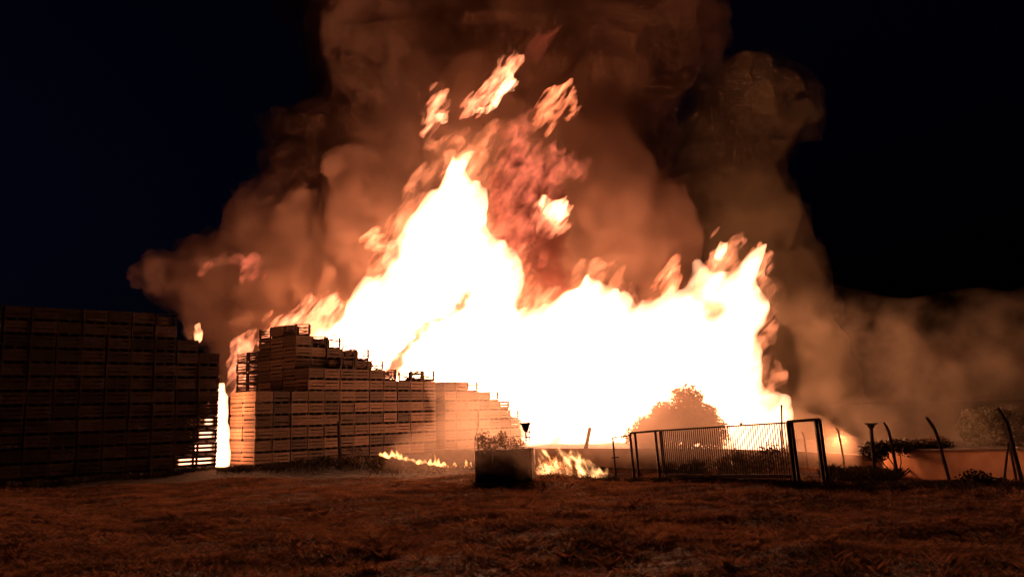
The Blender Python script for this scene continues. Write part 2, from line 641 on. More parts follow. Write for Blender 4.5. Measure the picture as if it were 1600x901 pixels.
def crate_meshes():
    def body(mode):
        b = MB()
        w, d = CW - 0.03, CD - 0.03
        z0, z1 = 0.10, CH - 0.012
        t = 0.022
        rnd = random.Random(3 + mode)
        for sx in (0, 1):
            for sy in (0, 1):
                x = 0.015 + (w - 0.09) * sx + t * (1 - 2 * sx)
                y = 0.015 + (d - 0.09) * sy + t * (1 - 2 * sy)
                b.box(x, x + 0.09, y, y + 0.09, z0, z1)
        nz = 3
        sh = (z1 - z0 - 0.02 * (nz - 1)) / nz
        if mode == 1 or mode > 10:
            nz = 4
            sh = 0.05
        if mode == 5:
            sh = 0.115
        for k in range(nz):
            za = z0 + k * (z1 - z0 - sh) / (nz - 1)
            for side in range(4):
                if (mode == 1 or mode > 10) and rnd.random() < 0.25:
                    continue
                if mode > 10:
                    w_, d_ = w - .04, d - .04
                    t1, t2 = rnd.uniform(-.07, .05), rnd.uniform(-.07, .05)
                    a, e = {0: ((.02, .02), (w_, .02)), 1: ((.02, d_), (w_, d_)), 2: ((.0, .03), (.0, d_)), 3: ((w, .03), (w, d_))}[side]
                    b.bar((a[0], a[1], max(z0, za + t1) + .03), (e[0], e[1], max(z0, za + t2) + .03), .02, .05)
                    continue
                if 1 < mode < 5:
                    za = z0 + k * (z1 - z0 - sh) / (nz - 1) + rnd.uniform(-.016, .012)
                    sh = (z1 - z0 - 0.02 * (nz - 1)) / nz - rnd.uniform(0, .028)
                if side == 0: b.box(0.015, 0.015 + w, 0.015, 0.015 + t, za, za + sh)
                if side == 1: b.box(0.015, 0.015 + w, 0.015 + d - t, 0.015 + d, za, za + sh)
                if side == 2: b.box(0.015, 0.015 + t, 0.015 + t + .002, 0.015 + d - t - .002, za, za + sh)
                if side == 3: b.box(0.015 + w - t, 0.015 + w, 0.015 + t + .002, 0.015 + d - t - .002, za, za + sh)
        if mode != 1 and mode < 5:
            b.box(0.045, w - 0.02, 0.045, d - 0.02, z0 - 0.0, z0 + 0.02)
        return b
    def base():
        b = MB()
        for k in range(3):
            x = 0.03 + k * (CW - 0.16) / 2
            b.box(x, x + 0.10, 0.09, CD - 0.09, 0.0, 0.095)
        return b
    return [body(m).mesh('crate') for m in (0, 2, 3, 4)], [body(m).mesh('shaded_crate') for m in (0, 2, 3, 4)], [body(m).mesh('burnt_crate') for m in (1, 11, 12, 13)], body(5).mesh('open_crate'), base().mesh('pallet_base')


ME_CRATES, ME_SHADED, ME_BURNT, ME_OPEN, ME_BASE = crate_meshes()
ME_OPEN.materials.append(M['shaded_wood'])
for _m in ME_CRATES: _m.materials.append(M['wood'])
for _m in ME_SHADED: _m.materials.append(M['shaded_wood'])
for _m in ME_BURNT: _m.materials.append(M['char_and_shade'])
ME_BASE.materials.append(M['char_and_shade'])  # bases are not burnt: the dark tone paints shade into the gaps between rows
ORD = ['zeroth', 'first', 'second', 'third', 'fourth', 'fifth', 'sixth', 'seventh', 'eighth', 'ninth', 'tenth', 'eleventh', 'twelfth',
       'thirteenth', 'fourteenth', 'fifteenth', 'sixteenth']
N_CRATES = 0


def crate(pos, ang, label, group, burnt=False, shaded=False):
    global N_CRATES
    N_CRATES += 1
    o = bpy.data.objects.new('wooden_crate' if not burnt or burnt == 2 else 'burnt_crate', (ME_OPEN if burnt == 2 else random.choice(ME_BURNT)) if burnt else random.choice(ME_SHADED if shaded else ME_CRATES))
    o.location = pos
    o.rotation_euler = (0, 0, ang)
    scene.collection.objects.link(o)
    tag(o, label, 'crate', group)
    c = bpy.data.objects.new('pallet_base', ME_BASE)
    scene.collection.objects.link(c)
    c.parent = o
    return o


HIDDEN = MB()


def crate_block(origin, ang, heights, group, labeler, base_z, burnt=set(), vis=None, jitter=0.018, shaded=False):
    """heights[(i, j)] = number of crates; crates no one can see go to the HIDDEN mass"""
    ca, sa = math.cos(ang), math.sin(ang)
    rnd = random.Random(len(heights))
    for (i, j), h in heights.items():
        du, dv = rnd.uniform(-.012, .012), rnd.uniform(-.015, .02)
        for k in range(h):
            front = k >= heights.get((i, j - 1), 0)
            left = k >= heights.get((i - 1, j), 0)
            show = front or left
            if vis: show = show and vis(i, j, k)
            u = i * CW + du + rnd.uniform(-jitter, jitter)
            v = j * CD + dv + rnd.uniform(-jitter, jitter)
            x = origin[0] + u * ca - v * sa
            y = origin[1] + u * sa + v * ca
            z = base_z + k * CH
            if show:
                crate((x, y, z), ang + rnd.uniform(-.02, .02), labeler(i, j, k, h), group, (2 if shaded and k < 6 else 1) if (i, j, k) in burnt else 0, shaded)
            else:
                c = []
                for zz in (z + .004, z + CH - .004):
                    for (a, b) in ((.05, .05), (CW - .05, .05), (CW - .05, CD - .05), (.05, CD - .05)):
                        c.append((x + a * ca - b * sa, y + a * sa + b * ca, zz))
                HIDDEN.hexa(c)


# --- the dark stack at the left
A0 = P(340, 700, 38.5)
A1 = P(0, 700, 33.0)
angL = math.atan2(A0.y - A1.y, A0.x - A1.x)
NL = 12
oL = (A0.x - NL * CW * math.cos(angL), A0.y - NL * CW * math.sin(angL))
hL = {}
for i in range(NL):
    for j in range(3):
        hL[(i, j)] = 12
for j in range(3):
    hL[(NL - 1, j)] = 9
    hL[(NL - 2, j)] = 10
burnL = {(NL - 1, 0, k) for k in range(0, 4)} | {(NL - 2, 0, 0)} | {(NL - 3, 0, 11)}


def labL(i, j, k, h):
    c = NL - i
    return 'slatted crate in dark left stack, %s column from its right end, %s row up' % (ORD[c], ORD[k + 1])


crate_block(oL, angL, hL, 'crates piled in the dark left stack', labL, -0.58, burnL, vis=lambda i, j, k: j == 0, shaded=True)

# --- the big central stack
C0 = P(398, 700, 39.0)
C1 = P(681, 700, 48.0)
angC = math.atan2(C1.y - C0.y, C1.x - C0.x)
oC = (C0.x, C0.y)
hC = {}
for i in range(12):
    for j in range(6):
        if i < 3: h = 6 if j < 2 else 0
        elif i < 8: h = 8
        else: h = 7
        hC[(i, j)] = h
for j in (1, 2, 3): hC[(3, j)] = 12
hC[(3, 4)] = 10
hC[(3, 5)] = 10
for j in (1, 2, 3):
    hC[(4, j)] = 11
    hC[(5, j)] = 11
    hC[(6, j)] = 10
    hC[(7, j)] = 10
    hC[(8, j)] = 9
    hC[(9, j)] = 8
hC[(6, 0)] = hC[(5, 0)] = 9
for i in (8, 10, 11): hC[(i, 0)] = 8
burnC = {(3, 4, k) for k in range(6, 10)} | {(3, 5, k) for k in range(5, 10)} | {(5, 1, 10), (7, 1, 9), (8, 1, 8), (8, 1, 7), (9, 1, 7), (6, 1, 9), (10, 0, 7), (8, 0, 7), (11, 0, 7), (4, 1, 10), (5, 0, 8), (6, 0, 8), (3, 1, 11), (3, 3, 11)}
hC = {k: v for k, v in hC.items() if v > 0}


def labC(i, j, k, h):
    if j == 0:
        return 'brown crate on central stack front, %s column from near corner, %s row up' % (ORD[i + 1], ORD[k + 1])
    if i == 0 or i == 3:
        return 'crate on the central stack %s left side, %s column back, %s row up' % ('upper' if i == 3 else 'lower', ORD[j + 1], ORD[k + 1])
    return 'crate in second tier behind central stack front, %s column along, %s row up' % (ORD[i + 1], ORD[k + 1])


crate_block(oC, angC, hC, 'crates piled in the central stack', labC, -0.62, burnC,
            vis=lambda i, j, k: (j == 0) or (i in (0, 3)) or (j == 1))

# --- the hazy stack beyond it, stepping down into the fire
oF = (C1.x + 0.5, C1.y + 0.8)
hF = {}
for i, h in enumerate([7, 7, 7, 6, 6, 5, 4, 3]):
    for j in range(3):
        hF[(i, j)] = h


def labF(i, j, k, h):
    return 'pale hazy crate in far stack stepping down to the fire, %s column, %s row up' % (ORD[i + 1], ORD[k + 1])


crate_block(oF, angC, hF, 'crates in the far hazy stack', labF, -0.62, {(2, 0, 6), (4, 0, 5), (6, 0, 3), (7, 0, 2)}, vis=lambda i, j, k: j == 0)
o = HIDDEN.build('crates', M['wood_dark'])
tag(o, 'crates packed behind the outer rows of the stacks', 'crates', kind='stuff')


# --- loose charred slats lying on top of the stacks
def loose_boards():
    rnd = random.Random(5)
    ca, sa = math.cos(angC), math.sin(angC)
    spots = [(7.2, 0.3, 8), (8.1, 0.2, 7), (8.9, .5, 7), (9.8, .3, 7), (10.9, .4, 7), (5.0, .8, 11), (6.1, 1.4, 10), (7.4, 1.5, 10), (11.3, .3, 7), (6.6, .2, 8)]
    words = ['leftmost but four', 'mid', 'central', 'right of centre', 'further right', 'topmost', 'second topmost', 'third topmost', 'rightmost', 'lower left']
    for n, (u, v, k) in enumerate(spots):
        x, y = oC[0] + u * ca - v * sa, oC[1] + u * sa + v * ca
        z = -0.62 + k * CH + 0.06
        b = MB()
        a = rnd.uniform(-.25, .25)
        b.bar((0, 0, 0), (1.3 * math.cos(a), 1.3 * math.sin(a), rnd.uniform(-.02, .28)), 0.12, 0.025)
        b.bar((.2, .1, .05), (.9 * math.cos(a + .6), .9 * math.sin(a + .6), rnd.uniform(.05, .35)), 0.1, 0.025)
        o = b.build('charred_slats', M['char_and_shade'])
        o.location = (x, y, z)
        o.rotation_euler = (0, 0, angC)
        tag(o, 'loose charred slats on top of the central stack, %s pair along it from the left' % ORD[1 + sorted(range(10), key=lambda q: spots[q][0] - spots[q][1]).index(n)], 'slats', 'charred slats on the central stack')


loose_boards()


# ================================================================== WALLS, GATE, FENCE
def wall(name, pts, thick, mat, label, cat='wall', coping=None):
    """pts: list of (x, y, ztop, zbottom) along the base line, top irregular; one mesh"""
    b = MB()
    for (a, c) in zip(pts[:-1], pts[1:]):
        d = Vector((c[0] - a[0], c[1] - a[1], 0)).normalized()
        n = Vector((-d.y, d.x, 0)) * thick / 2
        A, C = Vector((a[0], a[1], 0)), Vector((c[0], c[1], 0))
        b.hexa([A - n + Vector((0, 0, a[3])), C - n + Vector((0, 0, c[3])), C + n + Vector((0, 0, c[3])), A + n + Vector((0, 0, a[3])),
                A - n + Vector((0, 0, a[2])), C - n + Vector((0, 0, c[2])), C + n + Vector((0, 0, c[2])), A + n + Vector((0, 0, a[2]))])
    if coping:
        root = empty(name)
        b.build('wall_face', mat, root)
        cb = MB()
        a, c = pts[0], pts[-1]
        cb.bar((a[0], a[1], a[2] + .032), (c[0], c[1], c[2] + .032), thick + .08, .06)
        cb.build('coping', coping, root)
        tag(root, label, cat)
        return root
    o = b.build(name, mat)
    tag(o, label, cat)
    return o


def PW(px, py_top, D, zb=-1.6):
    p = P(px, py_top, D)
    return (p.x, p.y, p.z, zb)


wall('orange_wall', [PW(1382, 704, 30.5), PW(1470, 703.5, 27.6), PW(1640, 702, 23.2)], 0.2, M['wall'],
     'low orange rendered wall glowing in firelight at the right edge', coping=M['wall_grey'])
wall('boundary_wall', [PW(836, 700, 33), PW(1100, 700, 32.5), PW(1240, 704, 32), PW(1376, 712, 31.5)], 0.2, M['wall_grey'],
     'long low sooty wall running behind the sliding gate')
wall('gate_pillar_wall', [PW(744, 703, 28.8, -1.3), PW(772, 701, 28.6, -1.3), PW(790, 702, 28.5, -1.3), PW(832, 699, 28.2, -1.3)], 0.3, M['wall_dark'],
     'dark chunky end of wall with scorched plants on top, beside the burning grass')
wall('back_wall', [PW(676, 701, 38.6, -1.2), PW(742, 702, 38, -1.2)], 0.2, M['wall_grey'],
     'short dark wall stub behind the line of ground flames')


def post_line(a, b):
    return a, b


def build_gate():
    """sliding gate panel of thin vertical bars between two portal frames"""
    GL, GR = (1034, 28.0), (1232, 24.0)

    def q(t, top):
        px = lerp(GL[0], GR[0], t)
        D = 1 / lerp(1 / GL[1], 1 / GR[1], t)
        if top:
            return P(px, lerp(677, 664, t), D)
        return P(px + 8, lerp(748, 748, t), D)
    # true verticals: build from base points upwards in world space
    base0 = P(1040, 747, 28.0)
    base1 = P(1243, 749, 24.0)
    top0, top1 = 1.62, 1.66
    root = empty('sliding_gate', base0)
    inv = Vector(base0)

    def at(t, z):
        p = base0.lerp(base1, t)
        h = lerp(top0, top1, t)
        lean = Vector((-0.03, 0, 0)) * h * z
        return p - inv + Vector((0, 0, h * z)) + lean
    f = MB()
    f.bar(at(0, .06), at(1, .06), .05, .10)
    f.bar(at(0, 1), at(1, 1), .05, .05)
    f.bar(at(0, .02), at(0, 1.0), .05, .05, up=(0, 1, 0))
    f.bar(at(1, .02), at(1, 1.0), .05, .05, up=(0, 1, 0))
    f.build('frame', M['iron'], root)
    for k in range(1, 58):
        b = MB()
        t = k / 58
        b.bar(at(t, .09), at(t, .985), .027, .027, up=(0, 1, 0))
        b.build('bar', M['iron'], root)
    f = MB()
    f.bar(at(.66, .99), at(.66, 1.06), .05, .05)
    f.bar(at(.64, 1.03), at(.68, 1.03), .03, .03)
    f.build('catch', M['iron'], root)
    tag(root, 'long rusty sliding gate of thin vertical bars leaning against its frames', 'gate')

    def portal(pxa, pxb, Da, Db, ytop_a, ytop_b, ybot, label, thick):
        A, B = P(pxa + 9, ybot, Da), P(pxb + 9, ybot, Db)
        za, zb = P(pxa, ytop_a, Da).z, P(pxb, ytop_b, Db).z
        r = empty('gate_portal', A)
        d = (B - A)
        dn = Vector((0.0, 0.16, 0))
        ln = Vector((-0.045, 0, 0))
        for (bp, zt) in ((A, za), (B, zb)):
            for s in (-1, 1):
                p0 = bp - A + dn * s + Vector((s * .11, 0, -0.15))
                p1 = Vector((p0.x, p0.y, 0)) + Vector((0, 0, zt - A.z)) + ln * (zt - A.z)
                m = MB()
                m.bar(p0, p1, thick, thick, up=(0, 1, 0))
                m.build('post', M['iron'], r)
        m = MB()
        for s in (-1, 1):
            a = Vector((0, 0, 0)) + dn * s + Vector((s * .11, 0, za - A.z + .02)) + ln * (za - A.z)
            b = (B - A) + dn * s + Vector((s * .11, 0, 0))
            b.z = zb - A.z + .02
            b = b + ln * (zb - A.z)
            m.bar(a, b, thick, thick * .9)
        m.build('crossbar', M['iron'], r)
        tag(r, label, 'gate frame', 'steel portal frames that hold the gate')
    portal(986, 1026, 28.8, 28.0, 677, 673.5, 748, 'smaller steel portal frame of twin posts at the far left end of gate', .075)
    portal(1236, 1281, 24.0, 23.2, 659, 656, 751, 'taller steel portal frame of twin posts at the near right end of gate', .09)
    # narrow open leaf left of the small frame
    A, B = P(963, 749, 29.6), P(990, 749, 29.0)
    r = empty('gate_leaf', A)
    m = MB()
    h = P(960, 683, 29.6).z - A.z
    h2 = P(985, 681, 29.0).z - A.z
    ln = Vector((-.04, 0, 0))
    m.bar((0, 0, -.1), Vector((0, 0, h)) + ln * h, .06, .06, up=(0, 1, 0))
    m.bar(Vector((0, 0, h)) + ln * h, (B - A) * .95 + Vector((0, 0, h2)) + ln * h, .045, .045)
    m.bar(Vector((0, 0, .04)), (B - A) * .95 + Vector((0, 0, .04)), .05, .05)
    m.build('frame', M['iron'], r)
    m = MB()
    m.bar((-.14, 0, h * .52), (.14, 0, h * .53), .05, .05)
    m.build('latch', M['iron'], r)
    tag(r, 'narrow steel gate leaf with a protruding latch, left of the smaller portal frame', 'gate leaf')


build_gate()


def bent_post(px0, py0, D, px1, py1, label, r=.05, bend=.35, cap=False, mat='concrete'):
    """concrete fence post, base pixel 0, tip pixel 1, cranked top"""
    b, t = P(px0, py0, D), P(px1, py1, D)
    o = MB()
    h = t.z - b.z
    k = Vector((lerp(b.x, t.x, .45), b.y, b.z + h * .70))
    L = Vector((0, 0, 0))
    pts = [Vector((0, 0, -.3)), Vector((0, 0, 0)), (k - b) * .5, k - b, lerp(k, t, .35) - b + Vector((.03, 0, .02)), lerp(k, t, .7) - b + Vector((.02, 0, .02)), t - b]
    o.tube(pts, [r, r, r, r * .95, r * .9, r * .85, r * .7], n=6)
    root = o.build('fence_post', M[mat])
    root.location = b
    tag(root, label, 'fence post', 'cranked fence posts along the right boundary')
    return root


bent_post(1263, 728, 31, 1253, 674, 'thin cranked post standing behind the taller portal frame opening', r=.035)
bent_post(1318, 716, 31, 1306, 668, 'thin cranked post in front of the small flames right of the gate', r=.04)
bent_post(1404, 748, 26, 1381, 659, 'cranked fence post at the left end of the orange wall', r=.05)
bent_post(1484, 752, 24.5, 1447, 651, 'cranked fence post halfway along the orange wall', r=.05)
bent_post(1597, 752, 23, 1558, 636, 'tall cranked fence post near the right edge between leaning struts', r=.06)


def straight_post(px0, py0, px1, py1, D, r, name, label, cat, group=None, mat='concrete', lean=0.0):
    b, t = P(px0, py0, D), P(px1, py1, D + lean)
    m = MB()
    m.tube([(0, 0, -.2), (0, 0, 0), t - b], [r, r, r * .85], n=6)
    o = m.build(name, M[mat])
    o.location = b
    tag(o, label, cat, group)
    return o


straight_post(1568, 756, 1576, 692, 23, .035, 'fence_strut', 'thin strut leaning up to the tall cranked post from the left', 'strut', 'struts of the tall cranked post')
straight_post(1590, 757, 1578, 700, 22.6, .04, 'fence_strut', 'thicker strut close beside the foot of the tall cranked post', 'strut', 'struts of the tall cranked post', lean=.3)

# pale capped post
b = P(1367, 748, 26.5)
t = P(1361, 664, 26.5)
r = empty('capped_post', b)
m = MB()
m.tube([(0, 0, -.2), (0, 0, 0), (t - b)], [.06, .06, .055], n=8)
m.build('post', M['concrete'], r)
m = MB()
tt = t - b
m.tube([tt + Vector((0, 0, -.1)), tt + Vector((0, 0, -.02)), tt + Vector((0, 0, .03))], [.07, .12, .12], n=8)
m.bar(tt + Vector((-.17, 0, .05)), tt + Vector((.2, 0, .05)), .12, .05)
m.build('cap', M['concrete'], r)
tag(r, 'pale upright post with a flat cap left of the orange wall', 'post')

# post beside the central stack and the leaning rack of boards
straight_post(531, 718, 529, 658, 36.5, .09, 'wooden_post', 'dark square topped post standing before the central stack', 'post', mat='char_and_shade')
b = P(556, 716, 36.6)
r = empty('leaning_pallet', b)
for k in range(5):
    m = MB()
    m.bar((.0 + k * .14, 0, -.03), (-.55 + k * .14, .35, .52), .085, .03, up=(1, 0, 0))
    m.build('board', M['wood'], r)
for z, off in ((.12, -.12), (.40, -.43)):
    m = MB()
    m.bar((off - .05, .08 + z * .6, z - .02), (off + .68, .08 + z * .6, z - .02), .06, .04)
    m.build('crosspiece', M['char_and_shade'], r)
tag(r, 'small pale pallet of parallel boards leaning at the foot of the central stack', 'pallet')

# cup shaped lamp head on the end of the dark wall
b = P(822, 688, 28.1)
r = empty('wall_lamp', b)
m = MB()
m.tube([(0, 0, -.02), (0, 0, .30)], [.03, .028], n=8)
m.build('stem', M['iron'], r)
m = MB()
m.tube([(0, 0, .30), (0, 0, .38), (0, 0, .50), (0, 0, .60), (0, 0, .62)], [.05, .10, .14, .20, .19], n=12)
m.build('lamp_head', M['iron'], r)
m = MB()
m.bar((.14, 0, -.02), (.14, 0, .36), .04)
m.bar((.14, 0, .12), (-.02, 0, .12), .04)
m.bar((.14, 0, .30), (-.02, 0, .30), .04)
m.build('bracket', M['iron'], r)
tag(r, 'dark cup headed lamp standing on the end of the dark wall', 'lamp')

# tilted board standing up in front of the white flames
b = P(912, 702, 33.2)
m = MB()
m.bar((0, 0, -.3), P(922, 667, 33.2) - b, .16, .03, up=(0, 1, 0))
o = m.build('tilted_board', M['char_and_shade'])
o.location = b
tag(o, 'scorched board sticking up at a slant before the white flames', 'board')

# the burning upright in the right end of the fire
straight_post(1222, 705, 1221, 632, 40, .06, 'burning_post', 'thick burning post standing at the right end of the blaze', 'post', mat='char_and_shade')


# ================================================================== PLANTS
def leaf_cloud(n, lobes, size, rng):
    """n small leaf quads spread through ellipsoid lobes [(centre, radii)]"""
    vol = np.array([l[1][0] * l[1][1] * l[1][2] for l in lobes])
    pick = rng.choice(len(lobes), n, p=vol / vol.sum())
    c = np.array([l[0] for l in lobes])[pick]
    r = np.array([l[1] for l in lobes])[pick]
    d = rng.normal(size=(n, 3))
    d /= np.linalg.norm(d, axis=1)[:, None]
    rad = rng.random(n) ** 0.42 * (0.85 + 0.3 * rng.random(n))
    p = c + d * r * rad[:, None]
    a = rng.normal(size=(n, 3))
    a /= np.linalg.norm(a, axis=1)[:, None]
    b = np.cross(a, rng.normal(size=(n, 3)))
    b /= np.linalg.norm(b, axis=1)[:, None]
    s = size * (0.6 + 0.8 * rng.random(n))[:, None]
    v = np.stack([p - a * s, p - b * s * .45, p + a * s, p + b * s * .45], 1)
    f = np.arange(n * 4).reshape(-1, 4)
    return v.reshape(-1, 3), f


def bush(name, base, lobes, n, size, label, cat='bush', group=None, seed=1, leaf='leaf', trunk_r=.07, stems=5, kind=None):
    rng = np.random.default_rng(seed)
    root = empty(name, base)
    v, f = leaf_cloud(n, lobes, size, rng)
    link_mesh('crown', np_mesh('crown', v, f), M[leaf], root)
    m = MB()
    for s in range(stems):
        l = lobes[s % len(lobes)]
        c = Vector(l[0]) + Vector([rng.uniform(-.5, .5) * a for a in l[1]])
        m.tube([(rng.uniform(-.1, .1), rng.uniform(-.1, .1), -.1), c * .5 + Vector((rng.uniform(-.15, .15), 0, -.05)), c, c + Vector((rng.uniform(-.3, .3), 0, .4 * l[1][2]))],
               [trunk_r, trunk_r * .7, trunk_r * .4, trunk_r * .12], n=5)
    m.build('trunk', M['bark'], root)
    tag(root, label, cat, group, kind)
    return root


# tree in front of the fire
bush('tree', P(1062, 712, 38.5), [((-.2, 0, 1.3), (1.7, 1.1, 1.0)), ((-1.5, 0, .9), (1.1, 1.0, .7)), ((.8, 0, 1.5), (1.1, .9, 1.0)), ((.55, 0, 2.6), (.75, .7, .75)), ((1.6, 0, 1.0), (.8, .8, .8)), ((-.55, .2, 2.15), (.6, .6, .45)), ((1.45, 0, 2.0), (.5, .5, .45)), ((.1, 0, 3.0), (.3, .3, .3)), ((-1.7, 0, 1.6), (.4, .4, .3))],
     16000, .085, 'round scorched tree wrapped in haze right in front of the white fire', 'tree', seed=3)
bush('tree', P(1552, 722, 50.5), [((-.9, 0, 2.2), (1.0, 1.0, .9)), ((.2, 0, 2.7), (1.1, 1.0, .8)), ((1.2, 0, 2.3), (1.0, 1.0, .9)), ((0, 0, 1.4), (1.6, 1.1, .9)), ((1.6, 0, 1.2), (1.2, 1, .9)), ((-1.1, 0, 3.0), (.5, .5, .35))],
     8000, .09, 'dark loose tree standing behind the orange wall at right', 'tree', seed=4, leaf='leaf')
bush('wall_creeper', P(1402, 742, 29.2), [((-.7, 0, .85), (.55, .3, .40)), ((.1, 0, 1.0), (.8, .3, .28)), ((.9, -.1, .85), (.6, .3, .40)), ((1.5, -.3, 1.0), (.5, .3, .22))],
     4200, .05, 'dark creeper hanging over the left end of the orange wall', 'creeper', seed=5, leaf='weed', trunk_r=.03)
bush('dark_bush', P(1525, 764, 22.6), [((0, 0, .2), (.5, .4, .32)), ((.5, 0, .1), (.45, .4, .22)), ((-.5, 0, .08), (.4, .4, .15))],
     1500, .05, 'low dark bush in front of the orange wall', 'bush', seed=6, leaf='weed', trunk_r=.02)
bush('scorched_plants', P(772, 702, 28.5), [((-.38, 0, .25), (.30, .25, .42)), ((.1, 0, .2), (.4, .25, .32)), ((.7, 0, .12), (.5, .2, .26)), ((.3, 0, .4), (.2, .2, .25))],
     1500, .045, 'scorched scrub growing on top of the dark wall end', 'scrub', seed=7, leaf='dry_scrub', trunk_r=.015)
bush('dry_bush', P(1440, 703, 31), [((0, 0, .15), (.7, .4, .25)), ((.6, 0, .25), (.5, .4, .3)), ((-.7, 0, .1), (.5, .3, .2))],
     1500, .05, 'thin dry bush poking up behind the creeper covered wall', 'bush', seed=8, leaf='dry_scrub', trunk_r=.02)
bush('burning_bush', P(880, 756, 30.5), [((-.5, 0, .5), (.6, .4, .5)), ((.3, 0, .45), (.6, .4, .45)), ((.9, 0, .3), (.4, .3, .3))],
     1500, .05, 'dry bush in full flame beside the dark wall end', 'bush', seed=9, leaf='dry_scrub', trunk_r=.02)


def bare_stem(px0, py0, px1, py1, D, label):
    b, t = P(px0, py0, D), P(px1, py1, D)
    m = MB()
    k = (t - b) * .6 + Vector((.06, 0, 0))
    m.tube([(0, 0, -.1), (t - b) * .3 - Vector((.03, 0, 0)), k, t - b], [.03, .025, .02, .01], n=5)
    m.tube([k, k + Vector((-.14, 0, .22))], [.012, .004], n=4)
    o = m.build('bare_stem', M['char_and_shade'])
    o.location = b
    tag(o, label, 'stem')


bare_stem(742, 704, 747, 640, 34, 'bare crooked stem rising left of the scorched scrub')
bare_stem(848, 770, 849, 754, 25, 'tiny dry stem standing alone in the field below the burning bush')


def weed_patch():
    # dark weeds along the wall foot, gate foot and right boundary
    pos, hs = [], []
    rnd = random.Random(11)
    def strip(pxa, pxb, Da, Db, pyv, n, hmin, hmax, spread=.8):
        for _ in range(n):
            t = rnd.random()
            px, D = lerp(pxa, pxb, t), lerp(Da, Db, t) + rnd.gauss(0, spread)
            p = P(px, pyv, D)
            pos.append((p.x + rnd.gauss(0, .05), D))
            hs.append(rnd.uniform(hmin, hmax) * (0.6 + .6 * abs(math.sin(px * .045 + math.sin(px * .013) * 3))))
    strip(940, 1300, 28.5, 22.6, 750, 9000, .03, .13, .5)
    strip(1290, 1620, 22.8, 20.5, 750, 14000, .04, .15, .8)
    strip(1290, 1400, 27, 27, 750, 5000, .1, .38, 1.0)
    strip(340, 750, 34.5, 33.5, 720, 7000, .05, .22, .7)
    strip(-20, 345, 31.5, 36.0, 740, 4000, .05, .2, .4)
    strip(745, 835, 27.6, 27.2, 740, 1200, .05, .2, .2)
    strip(835, 960, 29.5, 29.2, 740, 900, .04, .16, .5)
    o = blades('weeds', np.array(pos), np.array(hs), np.full(len(pos), .016), .5, M['weed'])
    tag(o, 'dark straggly weeds along the gate foot and wall foot', 'weeds', kind='stuff')


weed_patch()
for px, py, D, sc, sd, lab in [(1085, 742, 30.3, .5, 31, 'low scrub behind the gate bars below the scorched tree'), (1150, 744, 29.6, .8, 32, 'dark scrub behind the gate bars between the two slanting flames'),
                           (1205, 744, 28.8, .95, 33, 'tallest dark scrub behind the gate beside the taller frame'), (1045, 743, 30.8, .4, 34, 'small scrub behind the gate beside the smaller frame')]:
    bush('scrub_bush', P(px, py, D), [((-.5 * sc, 0, .45 * sc), (.6 * sc, .4, .45 * sc)), ((.4 * sc, 0, .55 * sc), (.6 * sc, .4, .55 * sc)), ((0, .1, .85 * sc), (.5 * sc, .3, .4 * sc))],
         1500, .05, lab, 'bush', seed=sd, leaf='dry_scrub', trunk_r=.02, group='scrub behind the gate')


# ================================================================== FIRE
def fire_depth(px):
    return float(np.interp(px, [300, 480, 760, 900, 1250], [61, 60, 58, 55, 52]))


FIRE = [(470, 640), (480, 545), (500, 505), (520, 485), (545, 468), (560, 452), (590, 420), (612, 395), (628, 362), (648, 330), (668, 312), (692, 296), (700, 270),
        (696, 240), (712, 216), (726, 232), (750, 228), (764, 240), (748, 262), (742, 290), (750, 330), (768, 366), (790, 388),
        (804, 408), (806, 438), (838, 462), (872, 474), (902, 470), (915, 450), (950, 456), (985, 466), (1004, 484), (1040, 470), (1066, 476), (1096, 488),
        (1108, 466), (1112, 436), (1134, 416), (1156, 414), (1172, 402), (1188, 392), (1200, 412), (1186, 436), (1190, 462), (1192, 500), (1182, 545),
        (1190, 585), (1202, 622), (1210, 650), (1212, 745), (470, 745)]
puff('fire', FIRE, M['fire'], fire_depth, 3.6, 3.4, 0.16, [(4, .4), (1.6, .5), (.8, .35), (.4, .22)], seed=3, zst=1.7, lowy=1.5, ystretch=2.5, soft=True, warp=((3.4, 1.0), (1.7, .6), (.7, .3)), shear=.45, grow=.35,
     label='huge white hot blaze rising from the burning stacks', cat='fire')
M['fringe'] = flame_mat('flame_fringe', 1.3, noise=1.5, floor=0.0, lo=0.47, hi=0.68, step=0.2, color=(1.0, 0.27, 0.11), detail=6, stretch=(1, .5, .35))
puff('flames', FIRE[:-2] + [(1206, 690), (470, 690)], M['fringe'], fire_depth, 3.4, 3.4, 0.16, [(3, .6), (1.2, .6), (.6, .4)], seed=4, zst=2.0, lowy=1.5, ystretch=2.5, soft=True, warp=((3.4, 1.0), (1.7, .8), (.7, .4)), shear=.6, grow=1.0,
     label='ragged orange flame tongues fringing the white blaze', cat='flames')
